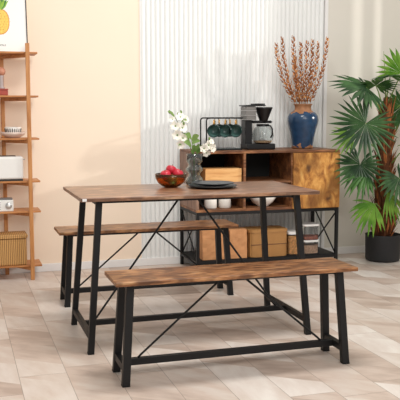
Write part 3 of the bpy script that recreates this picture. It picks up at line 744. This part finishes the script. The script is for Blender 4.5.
for i, (tx, tz) in enumerate(tips):
    base = Vector((2.505+(tx-2.505)*.10, 5.42+yo[i]*.5, ST+.05)); tip = Vector((tx, 5.42+yo[i]*1.6, tz))
    neck = Vector((2.505+(tx-2.505)*.26, 5.42+yo[i]*.6, ST+.334))
    if i == 8: neck.y = 5.452
    t = thing('dried_flower_stem', 'brown dried flower spike in the blue vase, %s of the bunch' % pos_words[i], 'dried flower', base, group='dried stems in the blue vase')
    def cv(s):
        if s < .25: return base.lerp(neck, s/.25)
        k = (s-.25)/.75
        p = neck.lerp(tip, k); p.x += (tx-2.505)*.17*math.sin(PI*k); return p
    bm = B(); tube(bm, [cv(s/10)-base for s in range(11)], [.0026-.0014*s/10 for s in range(11)], n=6); obj('stalk', bm, 'dried', t)
    bm = B(); n_ = 72
    for k in range(n_):
        s = .27+.73*k/(n_-1); c = cv(s)-base; dd = (cv(min(1, s+.02))-cv(s-.02)).normalized()
        a = k*2.4+random.random()*.9; o1 = dd.orthogonal().normalized(); o2 = dd.cross(o1); out = o1*math.cos(a)+o2*math.sin(a)
        l = .031*(1.12-.6*max(0, s-.5))*random.uniform(.7, 1.15)*(0.6 if s > .97 else 1); w_ = .0085
        p0 = c; p1 = c+out*l*.5+dd*l*.3; p2 = c+out*l*.72+dd*l*.9; sd = dd.cross(out)
        mi = random.choice((0, 0, 1))
        v0 = bm.verts.new(p0); v1 = bm.verts.new(p1-sd*w_); v2 = bm.verts.new(p2); v3 = bm.verts.new(p1+sd*w_); v4 = bm.verts.new(p1+out*.003-dd*.003)
        for f_ in ((v0, v1, v4), (v1, v2, v4), (v2, v3, v4), (v3, v0, v4)):
            f = bm.faces.new(f_); f.material_index = mi
    obj('husk_cluster', bm, ['dried', 'driedlight'], t)

# ------------------------------------------------------------ inside the sideboard
wb = thing('wooden_crate', 'light pine box on the upper left cubby shelf of the sideboard', 'box', (1.805, 5.30, MS))
bm = B(); box(bm, -.135, .135, -.085, -.075, 0, .090, .001); obj('front_panel', bm, 'lightwood', wb)
bm = B(); box(bm, -.135, .135, .075, .085, 0, .090, .001); obj('back_panel', bm, 'lightwood', wb)
for s in (-1, 1):
    bm = B(); box(bm, s*.130-.005, s*.130+.005, -.075, .075, 0, .090, .001); obj('side_panel', bm, 'lightwood', wb)
bm = B(); box(bm, -.125, .125, -.075, .075, .0, .008); obj('bottom', bm, 'lightwood', wb)
bm = B(); box(bm, -.1345, .1345, -.0845, .0845, .0902, .0962, .001); obj('lid', bm, 'lightwood', wb)
def canister():
    t = thing('canister', '', 'canister', group='white canisters in the sideboard')
    bm = B(); lathe(bm, [(0, 0), (.042, 0), (.046, .004), (.046, .086), (.042, .089), (0, .089)], 36); obj('canister_body', bm, 'ceramic', t)
    bm = B(); lathe(bm, [(0, .0892), (.0435, .0892), (.0445, .092), (.0445, .100), (.041, .103), (0, .103)], 36); obj('lid', bm, 'ceramic', t)
    return t
c0 = canister(); c0.location = (1.735, 5.30, BS); c0['label'] = 'left white canister in the lower left cubby of the sideboard'
c1 = copy_tree(c0); c1.location = (1.842, 5.30, BS); c1['label'] = 'right white canister in the lower left cubby, beside its twin'
bm = B(); lathe(bm, [(0, 0), (.045, 0), (.048, .008), (.075, .028), (.097, .060), (.1, .082), (.095, .082), (.088, .058), (.066, .030), (.04, .014), (0, .012)], 44)
tag(obj('ceramic_bowl', bm, 'ceramic'), 'white footed bowl in the middle cubby of the sideboard, seen under the tabletop', 'bowl', (2.14, 5.31, BS))

# ------------------------------------------------------------ on the sideboard's lower shelf
def bag(label, x0_, x1_, y, h):
    wd = (x1_-x0_)/2; t = thing('paper_bag', label, 'bag', ((x0_+x1_)/2, y, LS), group='kraft paper bags')
    bm = B(); tp = bmesh.new(); random.seed(int(x0_*1000))
    nx, nz = 6, 7; dp = .07
    def ring(z, k):
        sq = 1-.12*(z/h); pts = []
        for i in range(nx+1): pts.append((-wd+2*wd*i/nx, -dp*sq))
        for i in range(1, 4): pts.append((wd, -dp*sq+2*dp*sq*i/4))
        for i in range(nx+1): pts.append((wd-2*wd*i/nx, dp*sq))
        for i in range(1, 4): pts.append((-wd, dp*sq-2*dp*sq*i/4))
        j = .0035 if k else 0
        return [tp.verts.new((x+random.uniform(-j, j)*.4, y_+random.uniform(-j, j), z)) for x, y_ in pts]
    rings = [ring(h*i/nz, i) for i in range(nz+1)]
    for a, b in zip(rings[:-1], rings[1:]):
        for i in range(len(a)): tp.faces.new((a[i], a[(i+1) % len(a)], b[(i+1) % len(a)], b[i]))
    tp.faces.new(rings[0][::-1]); bmesh.ops.recalc_face_normals(tp, faces=tp.faces[:]); merge(bm, tp)
    obj('bag_body', bm, 'kraft', t)
    bm = B(); box(bm, -wd-.001, wd+.001, -.045, .045, h-.012, h+.004, .003); box(bm, -wd*.9, wd*.9, -.064, -.0625, h-.055, h-.045, 0); obj('folded_top', bm, 'kraft', t)
bag('wide kraft paper bag at the left end of the sideboard lower shelf', 1.655, 1.852, 5.30, .205)
bag('narrower kraft paper bag between the wide bag and the slatted basket', 1.862, 1.992, 5.30, .205)
sbk = thing('slatted_basket', 'rounded slatted bamboo basket with lid in the middle of the lower shelf', 'basket', (2.160, 5.315, LS))
bm = B()
def rrect(hw, hd, r, n=8):
    out = []
    for cx, cy, a0 in ((hw-r, hd-r, 0), (-hw+r, hd-r, 90), (-hw+r, -hd+r, 180), (hw-r, -hd+r, 270)):
        for k in range(n+1):
            a = math.radians(a0+90*k/n); out.append((cx+r*math.cos(a), cy+r*math.sin(a)))
    return out
def rprism(bm, hw, hd, r, z0, z1, bev=.003, mi=0):
    t = bmesh.new(); p = rrect(hw, hd, r); lo = [t.verts.new((x, y, z0)) for x, y in p]; hi = [t.verts.new((x, y, z1)) for x, y in p]
    n = len(p)
    for i in range(n): t.faces.new((lo[i], lo[(i+1) % n], hi[(i+1) % n], hi[i]))
    a = t.faces.new(lo[::-1]); b = t.faces.new(hi)
    if bev: bmesh.ops.bevel(t, geom=list(set(a.edges[:]+b.edges[:])), offset=bev, segments=2, affect='EDGES')
    merge(bm, t, mi)
rprism(bm, .148, .095, .03, 0, .178); obj('basket_body', bm, 'bambasket', sbk)
bm = B(); rprism(bm, .152, .099, .032, .1785, .200); obj('lid', bm, 'bambasket', sbk)
bm = B(); box(bm, -.154, -.146, -.022, .022, .125, .150, .002); obj('handle_hole', bm, 'edge', sbk)
bm = B(); bar(bm, (-.145, -.0955, .092), (.14, -.0955, .092), .003, .005); obj('band', bm, 'edge', sbk)
jr = thing('pasta_jar', 'clear jar of golden pasta with a white lid, right of the slatted basket', 'jar', (2.380, 5.30, LS))
bm = B(); rprism(bm, .052, .052, .014, 0, .150); obj('jar_body', bm, 'clearplastic', jr)
bm = B(); rprism(bm, .048, .048, .012, .002, .138, .002); obj('pasta', bm, 'pasta', jr)
bm = B(); rprism(bm, .056, .056, .016, .1505, .172); obj('lid', bm, 'plastic', jr)
def tub(label, z, h, fill, fillh):
    t = thing('food_container', label, 'container', (2.510, 5.30, z), group='stacked clear food containers')
    bm = B(); rprism(bm, .058, .058, .014, 0, h); obj('tub', bm, 'clearplastic', t)
    if fill:
        bm = B(); rprism(bm, .054, .054, .012, .002, fillh, .002); obj('dry_food', bm, fill, t)
    bm = B(); rprism(bm, .064, .064, .016, h+.0005, h+.014); obj('lid', bm, 'plastic', t)
tub('clear container of pale grains with white lid, at the bottom of the stack', LS, .088, 'grain', .062)
tub('clear container of reddish beans with white lid, on top of the stack', LS+.1025, .104, 'redbean', .028)

# ------------------------------------------------------------ potted palm
pm = thing('potted_palm', 'tall fan palm with a shaggy brown trunk in a round black pot', 'plant', (3.150, 5.31, 0))
PO = Vector(pm.location)
bm = B(); lathe(bm, [(0, 0), (.116, 0), (.128, .006), (.133, .022), (.136, .199), (.138, .205), (.132, .207), (.129, .200), (.126, .168), (0, .168)], 56); obj('pot', bm, 'pot', pm)
bm = B(); lathe(bm, [(0, .1685), (.124, .1685), (.10, .182), (0, .190)], 40); obj('soil', bm, 'soil', pm)
random.seed(21)
bm = B(); tube(bm, [(0, 0, .20), (-.005, 0, .45), (.0, 0, .75), (.0, 0, 1.0), (-.005, 0, 1.20)], [.070, .064, .056, .048, .040], n=14)
obj('trunk', bm, 'fibre', pm)
bm = B()
for k in range(330):
    z = .18+1.0*(k/330)**1.05+random.uniform(-.01, .01); a = random.uniform(0, 2*PI); r0 = .068-.026*(z-.2); l = random.uniform(.07, .16); fl_ = random.uniform(.006, .05)
    if z < .4: fl_ += .015
    o_ = Vector((math.cos(a), math.sin(a), 0)); tn = Vector((-math.sin(a), math.cos(a), 0)); w_ = random.uniform(.008, .016)
    c0_ = o_*r0+Vector((0, 0, z)); c1_ = o_*(r0+fl_*.35)+Vector((0, 0, z+l*.5)); c2_ = o_*(r0+fl_)+Vector((0, 0, z+l))
    if z+l > 1.28: continue
    q = [bm.verts.new(v) for v in (c0_-tn*w_, c0_+tn*w_, c1_-tn*w_*.7, c1_+o_*.006, c1_+tn*w_*.7, c2_-tn*w_*.2, c2_+tn*w_*.2)]
    mi = random.choice((0, 0, 1))
    for f_ in ((0, 1, 3), (0, 3, 2), (1, 4, 3), (2, 3, 5), (3, 6, 5), (3, 4, 6)):
        f = bm.faces.new([q[i] for i in f_]); f.material_index = mi
so = obj('leaf_sheaths', bm, ['fibre', 'fibre2'], pm)
bm = B()
for k in range(26):
    a = 2*PI*k/26+random.uniform(-.1, .1); r0 = .055; r1 = random.uniform(.07, .105); h1 = random.uniform(.14, .30)
    p0 = Vector((r0*math.cos(a), r0*math.sin(a), .20)); p1 = Vector((r1*math.cos(a), r1*math.sin(a), .20+h1*.6)); p2 = Vector(((r1-.01)*math.cos(a), (r1-.01)*math.sin(a), .20+h1))
    tube(bm, [p0, p1, p2], [.011, .009, .003], mi=k % 2, n=6)
obj('basal_stubs', bm, ['fibre', 'fibre2'], pm)

def frond(hub, axis, normal, R, span, nseg, mat, droop=.25, att=None, petmat='petiole', fold=.0, jit=.06, wid=1.0, split=.5):
    hub = Vector(hub)-PO; axis = Vector(axis).normalized(); nrm = Vector(normal); nrm = (nrm-axis*nrm.dot(axis)).normalized(); side = nrm.cross(axis)
    bm = B(); sp_ = math.radians(span); dth = sp_/nseg
    T_ = [0.02, .12, .25, .42, .58, .74, .88, 1.0]
    for i in range(nseg):
        th = -sp_/2+dth*(i+.5)+random.uniform(-1, 1)*dth*.12
        edge = abs(th)/(sp_/2); Rl = R*(1-.22*edge**2)*random.uniform(1-jit, 1+jit*.5)
        d = axis*math.cos(th)+side*math.sin(th); s = nrm.cross(d)
        rows = []; dr = droop*random.uniform(.7, 1.3); wv = random.uniform(-.03, .03)
        for t_ in T_:
            half = math.tan(dth/2)*Rl*t_ if t_ <= split else math.tan(dth/2)*Rl*split*(1-((t_-split)/(1-split))**1.6)*wid
            half = max(half, .0006)
            # drooping: outer part bends towards gravity
            g = Vector((0, 0, -1))*Rl*dr*t_**2.4
            c = hub+d*Rl*t_*(1-.1*dr*t_)+g+nrm*fold*Rl*math.cos(th)*t_+s*wv*Rl*t_**2
            pf = half*.55
            rows.append((bm.verts.new(c-s*half-nrm*pf*.5), bm.verts.new(c+nrm*pf*.5), bm.verts.new(c+s*half-nrm*pf*.5)))
        for a_, b_ in zip(rows[:-1], rows[1:]):
            for j in (0, 1):
                bm.faces.new((a_[j], a_[j+1], b_[j+1], b_[j]))
    o = obj('frond', bm, mat, pm)
    if att is not None:
        at = Vector(att)-PO; mid = at.lerp(hub, .5)+Vector((0, 0, .05*(hub-at).length))
        pts = [at.lerp(mid, .0), at.lerp(mid, .5)+Vector((0, 0, .01)), mid, mid.lerp(hub, .5)+Vector((0, 0, .008)), hub]
        bm = B(); tube(bm, pts, [.0075, .006, .005, .0045, .0035], n=8); obj('petiole', bm, petmat, o)
    return o
random.seed(5)
TC = lambda z: (3.15, 5.33, z)
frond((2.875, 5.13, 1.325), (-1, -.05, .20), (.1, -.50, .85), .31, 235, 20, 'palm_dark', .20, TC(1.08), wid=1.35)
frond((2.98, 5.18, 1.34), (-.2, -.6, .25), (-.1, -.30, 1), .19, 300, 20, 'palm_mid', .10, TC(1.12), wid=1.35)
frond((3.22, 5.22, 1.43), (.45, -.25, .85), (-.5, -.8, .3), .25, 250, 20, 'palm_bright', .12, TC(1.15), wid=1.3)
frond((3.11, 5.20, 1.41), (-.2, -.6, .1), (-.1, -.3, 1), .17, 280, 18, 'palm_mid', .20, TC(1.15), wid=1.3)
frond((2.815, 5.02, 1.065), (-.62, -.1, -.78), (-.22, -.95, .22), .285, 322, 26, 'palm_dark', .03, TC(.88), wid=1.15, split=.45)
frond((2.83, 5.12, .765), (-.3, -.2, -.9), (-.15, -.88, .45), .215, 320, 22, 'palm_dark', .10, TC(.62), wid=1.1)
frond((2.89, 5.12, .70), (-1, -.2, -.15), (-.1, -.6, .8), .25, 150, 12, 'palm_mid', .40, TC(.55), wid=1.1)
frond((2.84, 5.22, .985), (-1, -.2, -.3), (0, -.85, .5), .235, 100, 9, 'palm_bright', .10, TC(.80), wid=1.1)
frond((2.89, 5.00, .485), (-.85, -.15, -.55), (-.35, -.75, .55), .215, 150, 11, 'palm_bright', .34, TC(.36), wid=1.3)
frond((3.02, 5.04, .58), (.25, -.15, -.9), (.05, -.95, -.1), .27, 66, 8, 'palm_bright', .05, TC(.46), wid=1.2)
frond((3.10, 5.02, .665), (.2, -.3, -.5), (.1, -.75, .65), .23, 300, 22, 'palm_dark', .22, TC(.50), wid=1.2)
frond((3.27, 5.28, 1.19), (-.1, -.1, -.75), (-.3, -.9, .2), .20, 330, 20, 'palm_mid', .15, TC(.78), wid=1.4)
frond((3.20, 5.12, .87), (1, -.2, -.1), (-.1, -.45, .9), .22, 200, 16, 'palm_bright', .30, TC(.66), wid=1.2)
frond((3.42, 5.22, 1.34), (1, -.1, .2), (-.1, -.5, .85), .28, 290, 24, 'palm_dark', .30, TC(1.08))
# spear leaf
bm = B(); tube(bm, [(-.01, -.01, 1.18), (-.03, -.02, 1.42), (-.06, -.04, 1.60)], [.006, .004, .001], n=6); obj('spear_leaf', bm, 'petiole', pm)
